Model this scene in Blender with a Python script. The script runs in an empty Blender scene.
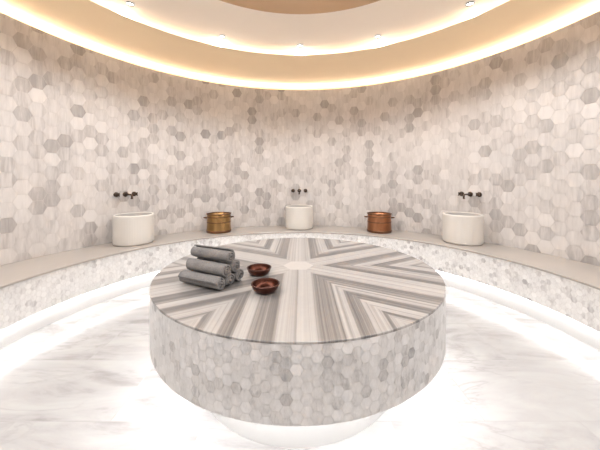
import bpy, bmesh, math, random
from mathutils import Vector, noise as mnoise

PI = math.pi
C = bpy.context.scene.collection
S = bpy.context.scene
EYE = 1.55
CX, CY = -0.015, 2.381          # centre of the round room
F = 278.0                        # focal length in pixels

# ------------------------------------------------------------------ helpers
def link(name, bm, mats, parent=None, smooth=False):
    me = bpy.data.meshes.new(name)
    bm.normal_update()
    bm.to_mesh(me); bm.free()
    for m in (mats if isinstance(mats, (list, tuple)) else [mats]):
        me.materials.append(m)
    if smooth:
        for p in me.polygons: p.use_smooth = True
    o = bpy.data.objects.new(name, me); C.objects.link(o)
    if parent: o.parent = parent
    return o

def tag(o, label=None, cat=None, group=None, kind=None):
    if label: o['label'] = label
    if cat: o['category'] = cat
    if group: o['group'] = group
    if kind: o['kind'] = kind
    return o

def thing(name, label, cat, loc=(0, 0, 0), rz=0.0, group=None):
    o = bpy.data.objects.new(name, None); C.objects.link(o)
    o.empty_display_size = 0.1
    o.location = loc; o.rotation_euler = (0, 0, rz)
    return tag(o, label, cat, group)

def copy_tree(o, parent=None):
    c = o.copy(); C.objects.link(c)
    if parent: c.parent = parent
    for ch in list(o.children): copy_tree(ch, c)
    return c

def lathe(bm, prof, n=64, closed=False, a0=0.0, a1=None, cx=0.0, cy=0.0, rmod=None, mi=0, smooth=True):
    """revolve a profile of (r, z) about the vertical axis"""
    full = a1 is None
    a1 = a0 + 2*PI if full else a1
    cols = n if full else n + 1
    rings = []
    for i in range(cols):
        a = a0 + (a1 - a0)*i/n
        ring = []
        for (r, z) in prof:
            rr = rmod(a, r, z) if rmod else r
            ring.append(bm.verts.new((cx + rr*math.cos(a), cy + rr*math.sin(a), z)))
        rings.append(ring)
    m = len(prof)
    for i in range(n):
        A = rings[i]; B = rings[(i+1) % cols]
        for j in range(m if closed else m - 1):
            k = (j+1) % m
            vs = [A[j], B[j], B[k], A[k]]
            try:
                f = bm.faces.new(vs); f.smooth = smooth; f.material_index = mi
            except ValueError: pass
    if not full and closed:
        for ring in (rings[0], rings[-1]):
            try: f = bm.faces.new(ring); f.material_index = mi
            except ValueError: pass
    return rings

def weld(bm, d=1e-5):
    bmesh.ops.remove_doubles(bm, verts=bm.verts, dist=d)
    bmesh.ops.recalc_face_normals(bm, faces=bm.faces)

def tube(bm, pts, rad, n=10, cap=True):
    pts = [Vector(p) for p in pts]
    rads = rad if isinstance(rad, (list, tuple)) else [rad]*len(pts)
    prev = None; rings = []
    for i, p in enumerate(pts):
        t = (pts[min(i+1, len(pts)-1)] - pts[max(i-1, 0)]).normalized()
        if prev is None:
            u = t.orthogonal().normalized()
        else:
            u = (prev - t*prev.dot(t)).normalized()
        prev = u; v = t.cross(u)
        rings.append([bm.verts.new(p + (u*math.cos(2*PI*k/n) + v*math.sin(2*PI*k/n))*rads[i]) for k in range(n)])
    for A, B in zip(rings, rings[1:]):
        for k in range(n):
            f = bm.faces.new((A[k], A[(k+1) % n], B[(k+1) % n], B[k])); f.smooth = True
    if cap:
        bm.faces.new(list(reversed(rings[0]))); bm.faces.new(rings[-1])

# ------------------------------------------------------------------ materials
class NT:
    def __init__(s, name):
        s.m = bpy.data.materials.new(name); s.m.use_nodes = True
        s.t = s.m.node_tree; s.t.nodes.clear()
        s.out = s.n('ShaderNodeOutputMaterial')
    def n(s, k, **kw):
        nd = s.t.nodes.new(k)
        for a, b in kw.items(): setattr(nd, a, b)
        return nd
    def l(s, a, b): s.t.links.new(a, b)
    def setin(s, sock, v):
        if isinstance(v, bpy.types.NodeSocket): s.l(v, sock)
        elif v is not None: sock.default_value = v
    def math(s, op, a, b=None, c=None, clamp=False):
        nd = s.n('ShaderNodeMath', operation=op, use_clamp=clamp)
        for i, v in enumerate((a, b, c)): s.setin(nd.inputs[i], v)
        return nd.outputs[0]
    def vmath(s, op, a, b=None):
        nd = s.n('ShaderNodeVectorMath', operation=op)
        for i, v in enumerate((a, b)): s.setin(nd.inputs[i], v)
        return nd.outputs[0]
    def mix(s, fac, a, b, blend='MIX'):
        nd = s.n('ShaderNodeMix', data_type='RGBA', blend_type=blend)
        s.setin(nd.inputs[0], fac); s.setin(nd.inputs[6], a); s.setin(nd.inputs[7], b)
        return nd.outputs[2]
    def noise(s, vec, scale, detail=3, rough=.5, dist=0.0, dim='3D', w=None):
        nd = s.n('ShaderNodeTexNoise', noise_dimensions=dim)
        if vec is not None: s.l(vec, nd.inputs['Vector'])
        if w is not None: s.setin(nd.inputs['W'], w)
        nd.inputs['Scale'].default_value = scale; nd.inputs['Detail'].default_value = detail
        nd.inputs['Roughness'].default_value = rough; nd.inputs['Distortion'].default_value = dist
        return nd.outputs['Fac']
    def ramp(s, fac, stops, interp='LINEAR'):
        nd = s.n('ShaderNodeValToRGB'); cr = nd.color_ramp; cr.interpolation = interp
        while len(cr.elements) < len(stops): cr.elements.new(0.5)
        for e, (p, c) in zip(cr.elements, stops):
            e.position = p; e.color = (*c, 1) if len(c) == 3 else c
        s.l(fac, nd.inputs[0]); return nd.outputs[0]
    def bsdf(s, col, rough=.5, metal=0.0, bump=None, bstr=.2, bdist=.01, spec=None, **kw):
        b = s.n('ShaderNodeBsdfPrincipled')
        s.setin(b.inputs['Base Color'], (*col, 1) if isinstance(col, tuple) and len(col) == 3 else col)
        s.setin(b.inputs['Roughness'], rough); s.setin(b.inputs['Metallic'], metal)
        if spec is not None: b.inputs['Specular IOR Level'].default_value = spec
        for k, v in kw.items(): s.setin(b.inputs[k], v)
        if bump is not None:
            bp = s.n('ShaderNodeBump'); bp.inputs['Strength'].default_value = bstr
            bp.inputs['Distance'].default_value = bdist
            s.l(bump, bp.inputs['Height']); s.l(bp.outputs[0], b.inputs['Normal'])
        s.l(b.outputs[0], s.out.inputs[0]); return s.m
    def obj(s): return s.n('ShaderNodeTexCoord').outputs['Object']

def mat_plain(name, col, rough=.6, var=.04, metal=0.0, scale=6, **kw):
    t = NT(name); n = t.noise(t.obj(), scale, 4)
    f = t.math('MULTIPLY_ADD', n, 2*var, 1 - var)
    rgb = t.n('ShaderNodeRGB'); rgb.outputs[0].default_value = (*col, 1)
    c = t.vmath('SCALE', rgb.outputs[0]); c.node.inputs['Scale'].default_value = 1
    t.l(f, c.node.inputs['Scale'])
    return t.bsdf(c, rough, metal, **kw)

def mat_emit(name, col, strength):
    t = NT(name); e = t.n('ShaderNodeEmission')
    e.inputs[0].default_value = (*col, 1); e.inputs[1].default_value = strength
    t.l(e.outputs[0], t.out.inputs[0]); return t.m

def mat_tile(name, stops, streak=(7, 7, 1.1), streak_amt=.35, rough=.35):
    """marble tile: tone per tile from the mesh, with veins running up the tile"""
    t = NT(name)
    at = t.n('ShaderNodeAttribute', attribute_name='tone')
    sep = t.n('ShaderNodeSeparateColor'); t.l(at.outputs['Color'], sep.inputs[0])
    v = t.vmath('MULTIPLY', t.obj(), streak)
    n1 = t.noise(v, 1.6, 5, .6, .6, '4D', t.math('MULTIPLY', sep.outputs[1], 40.0))
    n2 = t.noise(v, 6.0, 3, .6, .3, '4D', t.math('MULTIPLY', sep.outputs[2], 40.0))
    a = t.math('SUBTRACT', n1, .5); b = t.math('SUBTRACT', n2, .5)
    s = t.math('ADD', t.math('MULTIPLY', a, streak_amt*2), t.math('MULTIPLY', b, streak_amt*.8))
    val = t.math('ADD', sep.outputs[0], s, clamp=True)
    return t.bsdf(t.ramp(val, stops), rough)

def mat_floor():
    t = NT('polished_white_marble')
    o = t.obj()
    br = t.n('ShaderNodeTexBrick'); t.l(o, br.inputs['Vector'])
    br.offset = .5
    br.inputs['Color1'].default_value = (0, 0, 0, 1); br.inputs['Color2'].default_value = (1, 1, 1, 1)
    br.inputs['Scale'].default_value = 1.0
    br.inputs['Mortar Size'].default_value = .0035; br.inputs['Mortar Smooth'].default_value = .2
    br.inputs['Brick Width'].default_value = 1.2; br.inputs['Row Height'].default_value = .6
    sh = t.n('ShaderNodeSeparateColor'); t.l(br.outputs['Color'], sh.inputs[0])
    w = t.math('MULTIPLY', sh.outputs[0], 9.0)
    mp = t.n('ShaderNodeMapping'); t.l(o, mp.inputs['Vector'])
    mp.inputs['Rotation'].default_value = (0, 0, .7); mp.inputs['Scale'].default_value = (.75, 2.3, 1)
    cl = t.noise(mp.outputs[0], 1.3, 6, .62, 1.2, '4D', w)
    base = t.ramp(cl, [(.34, (.275, .265, .262)), (.46, (.37, .362, .36)), (.62, (.42, .415, .412))])
    vn = t.noise(mp.outputs[0], 1.1, 5, .55, 1.9, '4D', t.math('ADD', w, 3.3))
    d = t.math('ABSOLUTE', t.math('SUBTRACT', vn, .5))
    vein = t.ramp(d, [(0.0, (1, 1, 1)), (.018, (.25, .25, .25)), (.05, (0, 0, 0))])
    mask = t.ramp(t.noise(o, 1.2, 2), [(.46, (0, 0, 0)), (.62, (1, 1, 1))])
    vm = t.math('MULTIPLY', vein, mask)
    c = t.mix(t.math('MULTIPLY', vm, .5), base, (.26, .245, .24, 1))
    c = t.mix(t.math('MULTIPLY', br.outputs['Fac'], .35), c, (.34, .33, .325, 1))
    return t.bsdf(c, .22, spec=.45)

def mat_striped_top():
    t = NT('striped_marble')
    sx = t.n('ShaderNodeSeparateXYZ'); t.l(t.obj(), sx.inputs[0])
    x, y = sx.outputs[0], sx.outputs[1]
    th = t.math('ARCTAN2', x, t.math('MULTIPLY', y, -1.0))
    k = t.math('ROUND', t.math('DIVIDE', th, PI/3))
    ph = t.math('MULTIPLY', k, PI/3)
    cs, sn = t.math('COSINE', ph), t.math('SINE', ph)
    u = t.math('ADD', t.math('MULTIPLY', x, cs), t.math('MULTIPLY', y, sn))
    v = t.math('SUBTRACT', t.math('MULTIPLY', x, sn), t.math('MULTIPLY', y, cs))
    au = t.math('ABSOLUTE', u)
    # wobble along the stripe keeps the bands natural
    wob = t.math('MULTIPLY', t.math('SUBTRACT', t.noise(t.obj(), 1.6, 3), .5), .018)
    au2 = t.math('ADD', au, wob); u2 = t.math('ADD', u, wob)
    seed = t.math('MULTIPLY', k, 5.37)
    nd = t.n('ShaderNodeMath', operation='DIVIDE'); t.l(au2, nd.inputs[0]); nd.inputs[1].default_value = .6
    L, M, D, K = .93, .66, .40, .24
    bands = t.ramp(nd.outputs[0], [
        (0.0, (.80,)*3), (.03, (L,)*3), (.155, (L,)*3), (.18, (.62,)*3), (.20, (K,)*3), (.24, (D,)*3), (.28, (.5,)*3),
        (.31, (D,)*3), (.36, (M,)*3), (.38, (D,)*3), (.40, (L,)*3), (.50, (.88,)*3), (.515, (.50,)*3), (.535, (K,)*3), (.60, (D,)*3), (.635, (.5,)*3), (.655, (L,)*3), (.76, (.9,)*3), (.79, (.55,)*3),
        (.82, (D,)*3), (.85, (.8,)*3), (.93, (L,)*3), (1.0, (M,)*3)])
    n1 = t.noise(None, 13.0, 2, .5, 0, '1D', t.math('ADD', u2, seed))
    n2 = t.noise(None, 55.0, 3, .65, 0, '1D', t.math('ADD', u2, t.math('MULTIPLY', seed, 1.7)))
    val = t.math('ADD', t.math('MULTIPLY', bands, .62), t.math('MULTIPLY', n1, .42))
    val = t.math('ADD', val, t.math('MULTIPLY', t.math('SUBTRACT', n2, .5), .62))
    col = t.ramp(t.math('SUBTRACT', val, .12, clamp=True), [
        (.05, (0.089, 0.087, 0.087)), (.30, (0.148, 0.139, 0.135)), (.48, (0.242, 0.226, 0.214)), (.62, (0.334, 0.319, 0.309)), (.85, (0.408, 0.394, 0.379))])
    hexm = t.math('LESS_THAN', v, .112)
    col = t.mix(hexm, col, (.44, .42, .40, 1))
    fine = t.math('MULTIPLY_ADD', t.noise(t.obj(), 22, 4), .10, .95)
    sc = t.vmath('SCALE', col); t.l(fine, sc.node.inputs['Scale'])
    return t.bsdf(sc, .28)

def mat_copper(name, c1, c2, rough=.32):
    t = NT(name); o = t.obj()
    vo = t.n('ShaderNodeTexVoronoi'); t.l(o, vo.inputs['Vector']); vo.inputs['Scale'].default_value = 55
    n = t.noise(o, 9, 4)
    c = t.mix(n, (*c1, 1), (*c2, 1))
    return t.bsdf(c, rough, .85, bump=vo.outputs['Distance'], bstr=.25, bdist=.004)

def mat_terry(name, col):
    t = NT(name); o = t.obj()
    n = t.noise(o, 150, 3, .7); n2 = t.noise(o, 18, 3)
    f = t.math('ADD', t.math('MULTIPLY', n, .7), t.math('MULTIPLY', n2, .5))
    c = t.ramp(f, [(.3, tuple(v*.62 for v in col)), (.85, tuple(v*1.25 for v in col))])
    return t.bsdf(c, .95, bump=n, bstr=.7, bdist=.006, spec=.1)

M = {}
M['wall_tile'] = mat_tile('hexagonal_marble_tile', [(0.0, (.345, .322, .31)), (.30, (.44, .412, .398)), (.55, (.555, .525, .507)), (1.0, (.655, .622, .60))], (9, 9, 1.2), .72)
M['mosaic'] = mat_tile('small_hexagonal_mosaic', [(0.0, (0.260, 0.250, 0.250)), (.30, (0.400, 0.390, 0.386)), (.55, (0.540, 0.531, 0.525)), (1.0, (0.650, 0.640, 0.636))], (22, 22, 8), .65)
M['bench_mosaic'] = mat_tile('shade_offset_mosaic', [(0.0, (.38, .365, .365)), (.30, (.52, .505, .50)), (.55, (.66, .65, .64)), (1.0, (.76, .75, .74))], (20, 20, 7), .75)  # platform mosaic with light put into its colour, against the bench's own shade
M['grout'] = mat_plain('pale_grout', (.56, .53, .51), .8)
M['mosaic_grout'] = mat_plain('light_grout', (.57, .56, .55), .8)
M['floor'] = mat_floor()
M['striped'] = mat_striped_top()
M['seat'] = mat_plain('beige_marble_seat', (.37, .335, .305), .3, .08, scale=3)
M['white'] = mat_plain('white_plinth', (.53, .525, .52), .5, .02)
M['sink'] = mat_plain('cream_white_stone', (.63, .60, .56), .45, .03)
M['sink_inside'] = mat_plain('darker_stone_inside', (.42, .40, .38), .45, .05)  # basin stone in a darker, greyer tone for the inner bowl
M['soffit'] = mat_plain('peach_plaster', (.985, .76, .49), .7, .03, scale=2)
M['cream'] = mat_plain('cream_plaster', (.93, .81, .68), .7, .02, scale=2)
M['brown'] = mat_plain('caramel_plaster', (.60, .43, .28), .7, .03, scale=2)
M['coveback'] = mat_plain('cove_white', (.85, .78, .68), .7, .02)
M['bronze'] = mat_plain('dark_bronze', (.085, .06, .045), .38, .2, metal=.8)
M['gold'] = mat_copper('hammered_brass', (.40, .25, .10), (.25, .135, .05))
M['copper'] = mat_copper('hammered_copper', (.40, .175, .08), (.25, .10, .05))
M['darkcopper'] = mat_plain('dark_aged_copper', (.16, .075, .04), .4, .25, metal=.7)
M['bowl'] = mat_copper('red_copper', (0.120, 0.042, 0.027), (0.066, 0.021, 0.013), .35)
M['bowl_rim'] = mat_plain('dark_copper_rim', (0.070, 0.025, 0.017), .35, .2, metal=.6)
M['towel'] = mat_terry('grey_terry', (.215, .207, .204))
M['dark'] = mat_plain('dark_baffle', (.10, .085, .075), .5, .05)
M['trimwhite'] = mat_plain('white_trim', (.85, .82, .78), .5, .02)
M['led_warm'] = mat_emit('warm_led', (1.0, .96, .90), 11.0)
M['led_cream'] = mat_emit('warm_cove_led', (1.0, .96, .90), 5.2)
M['led_white'] = mat_emit('white_led', (1.0, .99, .98), 9.5)
M['led_drum'] = mat_emit('white_drum_led', (1.0, .99, .98), 21.0)
M['lens'] = mat_emit('downlight_lens', (1.0, .93, .82), 6.0)

# ------------------------------------------------------------------ hexagon tiling on a cylinder
def clip_z(poly, z, keep_above):
    out = []
    for i in range(len(poly)):
        a, b = poly[i], poly[(i+1) % len(poly)]
        ia = (a[1] >= z) == keep_above; ib = (b[1] >= z) == keep_above
        if ia: out.append(a)
        if ia != ib:
            t = (z - a[1])/(b[1] - a[1])
            out.append((a[0] + t*(b[0]-a[0]), z))
    return out

def hex_cylinder(bm, cx, cy, R, z0, z1, ncols, inward, grout, seed, a0=0.0, a1=None, back=.005, tone=None, zoff=0.0):
    rnd = random.Random(seed)
    lay = bm.loops.layers.float_color.new('tone')
    full = a1 is None
    span = 2*PI if full else a1 - a0
    w = R*span/ncols; s = w/1.5; H = math.sqrt(3)*s
    sgn = 1 if inward else -1
    # grout bed
    lathe(bm, [(R + sgn*back, z0), (R + sgn*back, z1)], n=max(48, ncols), a0=a0, a1=None if full else a1, cx=cx, cy=cy, mi=1)
    k = 1 - grout/H
    nrows = int((z1 - z0)/H) + 3
    for i in range(ncols + (0 if full else 1)):
        ac = a0 + span*i/ncols
        for j in range(-1, nrows):
            zc = z0 + zoff + j*H + (H/2 if i % 2 else 0)
            poly = [(k*s*math.cos(q*PI/3), zc + k*s*math.sin(q*PI/3)) for q in range(6)]
            poly = clip_z(poly, z0, True)
            if len(poly) > 2: poly = clip_z(poly, z1, False)
            if len(poly) < 3: continue
            if not full:
                lo, hi = (a0 - ac)*R, (a1 - ac)*R
                poly = [(min(max(p[0], lo), hi), p[1]) for p in poly]
            vs = [bm.verts.new((cx + R*math.cos(ac + px/R), cy + R*math.sin(ac + px/R), pz)) for px, pz in poly]
            if inward: vs.reverse()
            try: f = bm.faces.new(vs)
            except ValueError: continue
            f.material_index = 0
            c = (tone(rnd, ac, zc, R), rnd.random(), rnd.random(), 1)
            for lp in f.loops: lp[lay] = c

def wall_tone(rnd, a, z, R):
    n = mnoise.noise(Vector((a*R*1.1, z*1.1, 3.0)))
    v = .62 + .25*n + rnd.gauss(0, .15)
    q = rnd.random()
    if q < .10: v -= .34
    elif q < .2: v += .2
    return min(max(v, .05), 1)

def mosaic_tone(rnd, a, z, R):
    n = mnoise.noise(Vector((a*R*4, z*4, 7.0)))
    v = .68 + .2*n + rnd.gauss(0, .13)
    if rnd.random() < .08: v -= .35
    return min(max(v, .05), 1)

def struct(o): o['kind'] = 'structure'; return o

# ------------------------------------------------------------------ the room
RW = 3.355
SEAT_Z = EYE - .955
WTOP = EYE + 1.84
SOF = EYE + 1.96
UP = EYE + 2.07
CVX, CVY = 0.0, 1.75              # centre of the ceiling rings

bm = bmesh.new(); lathe(bm, [(0.0001, 0.0), (RW + .75, 0.0)], n=96, cx=0, cy=0); weld(bm)
fl = link('floor', bm, M['floor']); fl.location = (CX, CY, 0); struct(fl)

bm = bmesh.new()
hex_cylinder(bm, 0, 0, RW, 0.0, WTOP, 142, True, .0038, 11, tone=wall_tone)
# ledge behind the tiles that hides the cove light, and the outer shell of the room
lathe(bm, [(RW + .0005, WTOP), (RW + .40, WTOP)], n=128, mi=2)
lathe(bm, [(RW + .40, WTOP), (RW + .40, UP + .5)], n=128, mi=2)
wl = link('wall_round', bm, [M['wall_tile'], M['grout'], M['coveback']]); wl.location = (CX, CY, 0); struct(wl)

# bedding of ceiling: soffit ring with an eccentric round hole, upper ceiling, dome
def ring_between(bm, c0, r0, c1, r1, z, n=128, flip=False, mi=0):
    A = [bm.verts.new((c0[0] + r0*math.cos(2*PI*i/n), c0[1] + r0*math.sin(2*PI*i/n), z)) for i in range(n)]
    B = [bm.verts.new((c1[0] + r1*math.cos(2*PI*i/n), c1[1] + r1*math.sin(2*PI*i/n), z)) for i in range(n)]
    for i in range(n):
        vs = [A[i], A[(i+1) % n], B[(i+1) % n], B[i]]
        if flip: vs.reverse()
        f = bm.faces.new(vs); f.material_index = mi
    return A, B
R1 = 2.644; R2 = 1.738
bm = bmesh.new()
ring_between(bm, (CX, CY), RW + .40, (CVX, CVY), R1, SOF)
lathe(bm, [(R1, SOF), (R1, SOF + .004)], n=128, cx=CVX, cy=CVY)
ring_between(bm, (CX, CY), RW + .40, (CVX, CVY), R1, SOF + .004, flip=True, mi=1)
weld(bm)
struct(link('ceiling_soffit', bm, [M['soffit'], M['coveback']]))

bm = bmesh.new()
ring_between(bm, (CX, CY), RW + .40, (CVX, CVY), R2, UP)
lathe(bm, [(R1 + .32, SOF + .004), (R1 + .32, UP)], n=128, cx=CVX, cy=CVY)
struct(link('ceiling_upper', bm, M['cream']))
bm = bmesh.new()
prof = [(R2, UP), (R2, UP + .10)] + [(R2*math.cos(q*PI/2/10), UP + .10 + .28*math.sin(q*PI/2/10)) for q in range(1, 10)] + [(.001, UP + .38)]
lathe(bm, prof, n=96, cx=CVX, cy=CVY); weld(bm)
struct(link('ceiling_dome', bm, M['brown'], smooth=False))

# cove light strips
def strip(name, label, cx, cy, r, z, w, h, mat, cat='light strip', a0=0.0, a1=None, parent=None):
    bm = bmesh.new()
    lathe(bm, [(r - w/2, z), (r + w/2, z), (r + w/2, z + h), (r - w/2, z + h)], n=128, closed=True, a0=a0, a1=a1)
    o = link(name, bm, mat, parent)
    o.location = (cx, cy, 0)
    if label: tag(o, label, cat)
    return o
strip('cove_light_strip', 'warm glowing light strip along the top of the tiled wall', CX, CY, RW + .13, WTOP, .03, .012, M['led_warm'])
strip('cove_light_strip', 'warm glowing light strip behind the inner edge of the peach ceiling ring', CVX, CVY, R1 + .24, SOF + .004, .03, .012, M['led_cream'])

# ------------------------------------------------------------------ bench round the wall
RB = 2.66; RIS = EYE - 1.35
A0, A1 = math.radians(90 - 128), math.radians(90 + 128)
b = thing('curved_bench', 'long curved bench around the wall with white mosaic front and beige stone seat', 'bench', (CX, CY, 0))
bm = bmesh.new()
lathe(bm, [(RB - .006, SEAT_Z - .022), (RW - .002, SEAT_Z - .022), (RW - .002, SEAT_Z), (RB - .002, SEAT_Z), (RB - .006, SEAT_Z - .004)], n=160, closed=True, a0=A0, a1=A1, smooth=False)
link('seat', bm, M['seat'], b)
bm = bmesh.new()
nc = int((A1 - A0)*RB/.0476)
hex_cylinder(bm, 0, 0, RB, RIS, SEAT_Z - .0225, nc, True, .0018, 21, A0, A1, tone=mosaic_tone)
lathe(bm, [(RB - .0005, RIS), (RB + .075, RIS)], n=160, a0=A0, a1=A1, mi=1)
link('mosaic_front', bm, [M['bench_mosaic'], M['grout']], b)
bm = bmesh.new()
lathe(bm, [(RB + .07, 0.0), (RB + .07, RIS)], n=160, a0=A0, a1=A1)
link('plinth', bm, M['white'], b)
o = strip('light_strip', None, 0, 0, RB + .035, RIS - .012, .02, .011, M['led_white'], a0=A0, a1=A1, parent=b)

# ------------------------------------------------------------------ round platform
RP = 1.12; PZ = EYE - .738; PB = EYE - 1.122; RPL = .78
p = thing('round_platform', 'large round marble platform in the middle of the room with striped top', 'platform', (CX, CY, 0))
bm = bmesh.new()
lathe(bm, [(.0001, PZ - .012), (RP + .001, PZ - .012), (RP + .001, PZ - .002), (RP - .001, PZ), (.0001, PZ)], n=128, smooth=False); weld(bm)
link('striped_top', bm, M['striped'], p)
bm = bmesh.new()
hex_cylinder(bm, 0, 0, RP, PB, PZ - .0125, 148, False, .0018, 31, tone=mosaic_tone, zoff=.01)
lathe(bm, [(RP - .003, PB), (RPL - .02, PB)], n=128, mi=1)
link('mosaic_side', bm, [M['mosaic'], M['mosaic_grout']], p)
bm = bmesh.new()
lathe(bm, [(RPL, 0.0), (RPL, PB)], n=128)
link('plinth', bm, M['white'], p)
strip('light_strip', None, 0, 0, RP - .10, PB - .014, .03, .012, M['led_drum'], parent=p)

# ------------------------------------------------------------------ wash basins
def basin_parts(t):
    fl = lambda a, r, z: r - (.0009*(.5 - .5*math.cos(a*84)) if (r > .262 and .03 < z < .405) else 0)
    bm = bmesh.new()
    prof = [(.245, .012), (.262, .012), (.268, .02), (.27, .032), (.27, .15), (.27, .30), (.27, .400), (.270, .413), (.268, .425), (.262, .431),
            (.246, .431), (.2405, .427), (.2395, .421)]
    lathe(bm, prof, n=504, rmod=fl); weld(bm)
    link('body', bm, M['sink'], t)
    bm = bmesh.new()
    lathe(bm, [(.2395, .421), (.237, .41), (.232, .35), (.205, .29), (.14, .255), (.032, .248)], n=96); weld(bm)
    link('inner_bowl', bm, M['sink_inside'], t)
    bm = bmesh.new()
    lathe(bm, [(.0001, 0.0), (.252, 0.0), (.252, .013), (.0001, .013)], n=64); weld(bm)
    link('foot', bm, M['grout'], t)
    bm = bmesh.new()
    lathe(bm, [(.034, .2475), (.034, .252), (.026, .254), (.0001, .251)], n=32); weld(bm)
    link('drain', bm, M['bronze'], t)
def tap_parts(t):
    """origin on the wall behind the middle pipe, -Y towards the room"""
    for sx in (-1, 0, 1):
        bm = bmesh.new()
        lathe(bm, [(.0001, 0.0), (.038, 0.0), (.038, .006), (.034, .011), (.016, .014), (.0001, .014)], n=28); weld(bm)
        for v in bm.verts: v.co = Vector((v.co.x + sx*.128, -v.co.z, v.co.y))
        link('escutcheon', bm, M['bronze'], t)
    bm = bmesh.new()
    pts = [(0, -.012, 0), (0, -.10, 0), (0, -.19, 0)] + [(0, -.19 - .035*math.sin(q), -.035*(1 - math.cos(q))) for q in (.4, .8, 1.2, PI/2)] + [(0, -.225, -.055)]
    tube(bm, pts, [.0135]*(len(pts) - 1) + [.0135], 12)
    tube(bm, [(0, -.225, -.05), (0, -.225, -.066)], .017, 12)
    link('spout', bm, M['bronze'], t)
    for sx in (-1, 1):
        bm = bmesh.new()
        tube(bm, [(sx*.128, -.012, 0), (sx*.128, -.05, 0)], .013, 12)
        tube(bm, [(sx*.128, -.046, 0), (sx*.128, -.072, 0)], [.026, .023], 16)
        for q in range(4):
            a = q*PI/2 + PI/4
            tube(bm, [(sx*.128, -.060, 0), (sx*.128 + .037*math.cos(a), -.060, .037*math.sin(a))], [.008, .007], 8)
        link('handle', bm, M['bronze'], t)

spots = [(-2.492, 4.174, 'left', 'round white stone basin on the bench, left of the brass pail', 'dark bronze wall tap above the left white basin'),
         (CX, 5.447, 'middle', 'round white stone basin on the bench straight behind the striped platform', 'dark bronze wall tap above the middle white basin'),
         (2.463, 4.214, 'right', 'round white stone basin on the bench, right of the copper pail', 'dark bronze wall tap above the right white basin')]
basin0 = tap0 = None
for (x, y, side, lb, lt) in spots:
    ang = math.atan2(y - CY, x - CX)
    rz = ang - PI/2
    if basin0 is None:
        basin0 = t = thing('wash_basin', lb, 'basin', group='white basins on the bench'); basin_parts(t)
        tap0 = w = thing('wall_tap', lt, 'tap', group='wall taps above the basins'); tap_parts(w)
    else:
        t = copy_tree(basin0); w = copy_tree(tap0)
        t['label'] = lb; w['label'] = lt
    t.location = (x, y, SEAT_Z); t.rotation_euler.z = rz
    w.location = (CX + (RW - .002)*math.cos(ang), CY + (RW - .002)*math.sin(ang), EYE - .235); w.rotation_euler.z = rz

# ------------------------------------------------------------------ pails
def pail(name, label, loc, rz, body_m, group):
    t = thing(name, label, 'pail', loc, rz, group)
    t.scale = (1.05, 1.05, .98)
    H_ = .345
    bm = bmesh.new()
    prof = [(.0001, .004), (.190, .004), (.196, .0), (.205, .006), (.206, .02), (.2035, .05), (.201, .11), (.1995, .155), (.1995, .175), (.198, .25), (.197, .30), (.199, H_ - .012),
            (.191, H_ - .012), (.189, .28), (.190, .10), (.188, .014), (.0001, .012)]
    lathe(bm, prof, n=64); weld(bm); link('body', bm, body_m, t)
    for z, h, r in ((.028, .030, .2085), (.190, .014, .2025), (.285, .014, .2005)):
        bm = bmesh.new()
        lathe(bm, [(r - .006, z - h/2), (r - .001, z - h/2), (r + .001, z), (r - .001, z + h/2), (r - .006, z + h/2)], n=64, closed=True)
        link('hoop', bm, M['darkcopper'], t)
    bm = bmesh.new()
    lathe(bm, [(.188, H_ - .014), (.205, H_ - .016), (.211, H_ - .008), (.209, H_), (.192, H_), (.187, H_ - .006)], n=64, closed=True)
    link('rim', bm, M['darkcopper'], t)
    for s in (-1, 1):
        bm = bmesh.new()
        pts = [(s*.197, -.045, .265), (s*.222, -.045, .268), (s*.242, -.03, .272), (s*.248, 0, .273), (s*.242, .03, .272), (s*.222, .045, .268), (s*.197, .045, .265)]
        tube(bm, pts, .0075, 10); link('handle', bm, M['darkcopper'], t)
    return t
def face(x, y): return math.atan2(y, x) - PI/2
pail('pail', 'golden brass pail on the bench, between the left and the middle basin', (-1.475, 5.06, SEAT_Z), face(-1.475, 5.06), M['gold'], 'metal pails on the bench')
pail('pail', 'reddish copper pail on the bench, between the middle and the right basin', (1.445, 5.07, SEAT_Z), face(1.445, 5.07), M['copper'], 'metal pails on the bench')

# ------------------------------------------------------------------ bowls
def bowl(label, loc):
    t = thing('bowl', label, 'bowl', loc, 0, 'copper bowls on the platform')
    bm = bmesh.new()
    prof = [(.0001, 0.0), (.050, 0.0), (.062, .002), (.074, .010), (.085, .026), (.091, .044), (.0915, .050), (.088, .050), (.0865, .042), (.080, .026), (.069, .013), (.058, .008), (.0001, .007)]
    lathe(bm, prof, n=56); weld(bm); link('body', bm, M['bowl'], t)
    bm = bmesh.new()
    lathe(bm, [(.085, .049), (.090, .046), (.0945, .049), (.0955, .053), (.091, .056), (.086, .054)], n=56, closed=True)
    link('rim', bm, M['bowl_rim'], t)
bowl('small red copper bowl on the striped platform, farther from the front edge', (-.318, 2.165, PZ))
bowl('small red copper bowl on the striped platform, nearer to the front edge', (-.228, 1.835, PZ))

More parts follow.
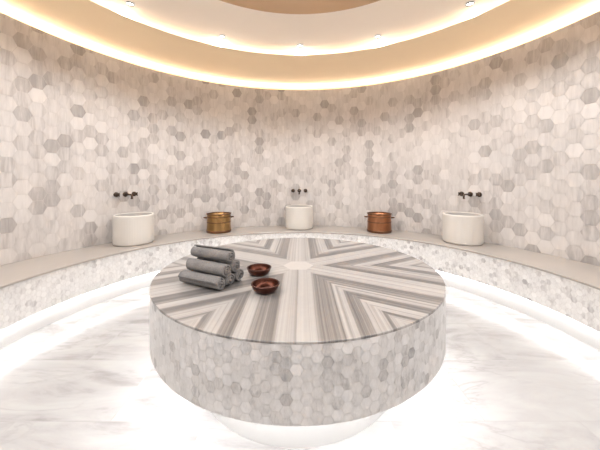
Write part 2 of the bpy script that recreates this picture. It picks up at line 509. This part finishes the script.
# ------------------------------------------------------------------ rolled towels
def towel_mesh(seed, L=.345, R=.049):
    rnd = random.Random(seed)
    turns = 2.3; n = 80; th = .0092; r0 = .013
    # spiral band outline: outer edge, then inner edge back again
    def rad(q): return r0 + (R - r0)*q
    outer = [(rad(i/n), 2*PI*turns*i/n) for i in range(n + 1)]
    inner = [(max(rad(i/n) - th, .001), 2*PI*turns*i/n) for i in range(n + 1)]
    # round off the free edge of the cloth
    secs = 15
    bm = bmesh.new(); rings = []
    ph = rnd.random()*6
    for sidx in range(secs + 1):
        f = sidx/secs; x = -L/2 + L*f
        e = min(f, 1 - f)*L
        pinch = 1 - .0 if e > .012 else .93 + .07*e/.012
        def P(r, a, inn):
            k = pinch*(1 + .018*math.sin(3*a + ph + 5*f) + .022*mnoise.noise(Vector((f*9 + seed, math.cos(a)*2, math.sin(a)*2))))
            ax = x + (.004*math.sin(a*1.3 + ph) + .010*(1 - r/R))*(1 if f > .5 else -1)*(1 if e < .005 else 0)
            aa = a + seed*1.0
            yy, zz = r*k*math.cos(aa), r*k*math.sin(aa)
            zz = max(zz, -R*.955)
            return bm.verts.new((ax, yy, zz))
        rings.append([P(r, a, 0) for r, a in outer] + [P(r, a, 1) for r, a in reversed(inner)])
    m = len(rings[0])
    for A, B in zip(rings, rings[1:]):
        for j in range(m):
            k = (j+1) % m
            fc = bm.faces.new((A[j], A[k], B[k], B[j])); fc.smooth = True
    for ring in (rings[0], rings[-1]):
        for i in range(n):
            bm.faces.new((ring[i], ring[i+1], ring[m-2-i], ring[m-1-i]))
    bmesh.ops.recalc_face_normals(bm, faces=bm.faces)
    return bm
ax = Vector((.90, -.43, 0)).normalized(); pr = Vector((.43, .90, 0)).normalized()
P0 = Vector((-.676, 1.905, PZ + .0466)); SP = .1005; DZ = .0800
rows = [(0, 0, 0, 'rolled grey towel in the bottom row of the pile, the one nearest the front'),
        (1, 0, 0, 'rolled grey towel in the bottom row of the pile, the middle one of three'),
        (2, 0, 0, 'rolled grey towel in the bottom row of the pile, the one farthest back'),
        (.5, 1, .010, 'rolled grey towel in the second row of the pile, the front one of two'),
        (1.5, 1, .005, 'rolled grey towel in the second row of the pile, the back one of two'),
        (1, 2, 0.0, 'rolled grey towel lying alone on top of the pile')]
for i, (u, lv, sh, lb) in enumerate(rows):
    o = link('rolled_towel', towel_mesh(i + 1), M['towel'])
    q = P0 + pr*(u*SP) + Vector((0, 0, lv*DZ)) + ax*sh
    o.location = q; o.rotation_euler = (0, 0, math.atan2(ax.y, ax.x) + random.Random(i).uniform(-.02, .02))
    tag(o, lb, 'towel', 'rolled grey towels in a pile')

# ------------------------------------------------------------------ downlights
DL = Vector((0, 1.825)); RD = 2.47
place = {0: 'small round downlight in the cream ceiling ring, above the middle basin',
         1: 'small round downlight in the cream ceiling ring, first to the right of the middle one',
         -1: 'small round downlight in the cream ceiling ring, first to the left of the middle one',
         2: 'small round downlight in the cream ceiling ring, outermost on the right near the photo edge',
         -2: 'small round downlight in the cream ceiling ring, outermost on the left near the photo edge'}
d0 = None
for k in range(-6, 7):
    a = PI/2 - k*2*PI/13.3
    x, y = DL.x + RD*math.cos(a), DL.y + RD*math.sin(a)
    r_c = math.hypot(x - CX, y - CY)
    if r_c > RW + .2 or y < -.7: continue
    if abs(k) <= 2:
        if d0 is None:
            d0 = t = thing('downlight', place[k], 'downlight', group='downlights in the ceiling')
            bm = bmesh.new()
            lathe(bm, [(.036, -.001), (.050, -.006), (.056, -.003), (.057, .0), (.036, .0)], n=32, closed=True); link('trim_ring', bm, M['trimwhite'], t)
            bm = bmesh.new()
            lathe(bm, [(.037, -.014), (.041, -.014), (.041, -.001), (.037, -.001)], n=32, closed=True); link('baffle', bm, M['dark'], t)
            bm = bmesh.new()
            lathe(bm, [(.0001, -.004), (.036, -.002)], n=32); weld(bm); link('lens', bm, M['lens'], t)
        else:
            t = copy_tree(d0); t['label'] = place[k]
        t.location = (x, y, UP)
    L = bpy.data.lights.new('downlight_lamp', 'SPOT'); L.energy = 48; L.color = (.96, .98, 1.0)
    L.spot_size = math.radians(150); L.spot_blend = 1.0; L.shadow_soft_size = .03
    lo = bpy.data.objects.new('downlight_lamp', L); C.objects.link(lo); lo.location = (x, y, UP - .03)

# ------------------------------------------------------------------ camera
cam = bpy.data.cameras.new('camera'); co = bpy.data.objects.new('camera', cam); C.objects.link(co)
co.location = (0, 0, EYE); co.rotation_euler = (PI/2, 0, 0)
cam.sensor_width = 36; cam.lens = F*36/600; cam.shift_y = -(225 - 179.2)/600
cam.clip_start = .02
S.camera = co

w = bpy.data.worlds.new('world'); S.world = w; w.use_nodes = True
w.node_tree.nodes['Background'].inputs[0].default_value = (1, .96, .92, 1)
w.node_tree.nodes['Background'].inputs[1].default_value = .3
S.view_settings.view_transform = 'Standard'
S.view_settings.exposure = 1.12
S.cycles.max_bounces = 10; S.cycles.diffuse_bounces = 6
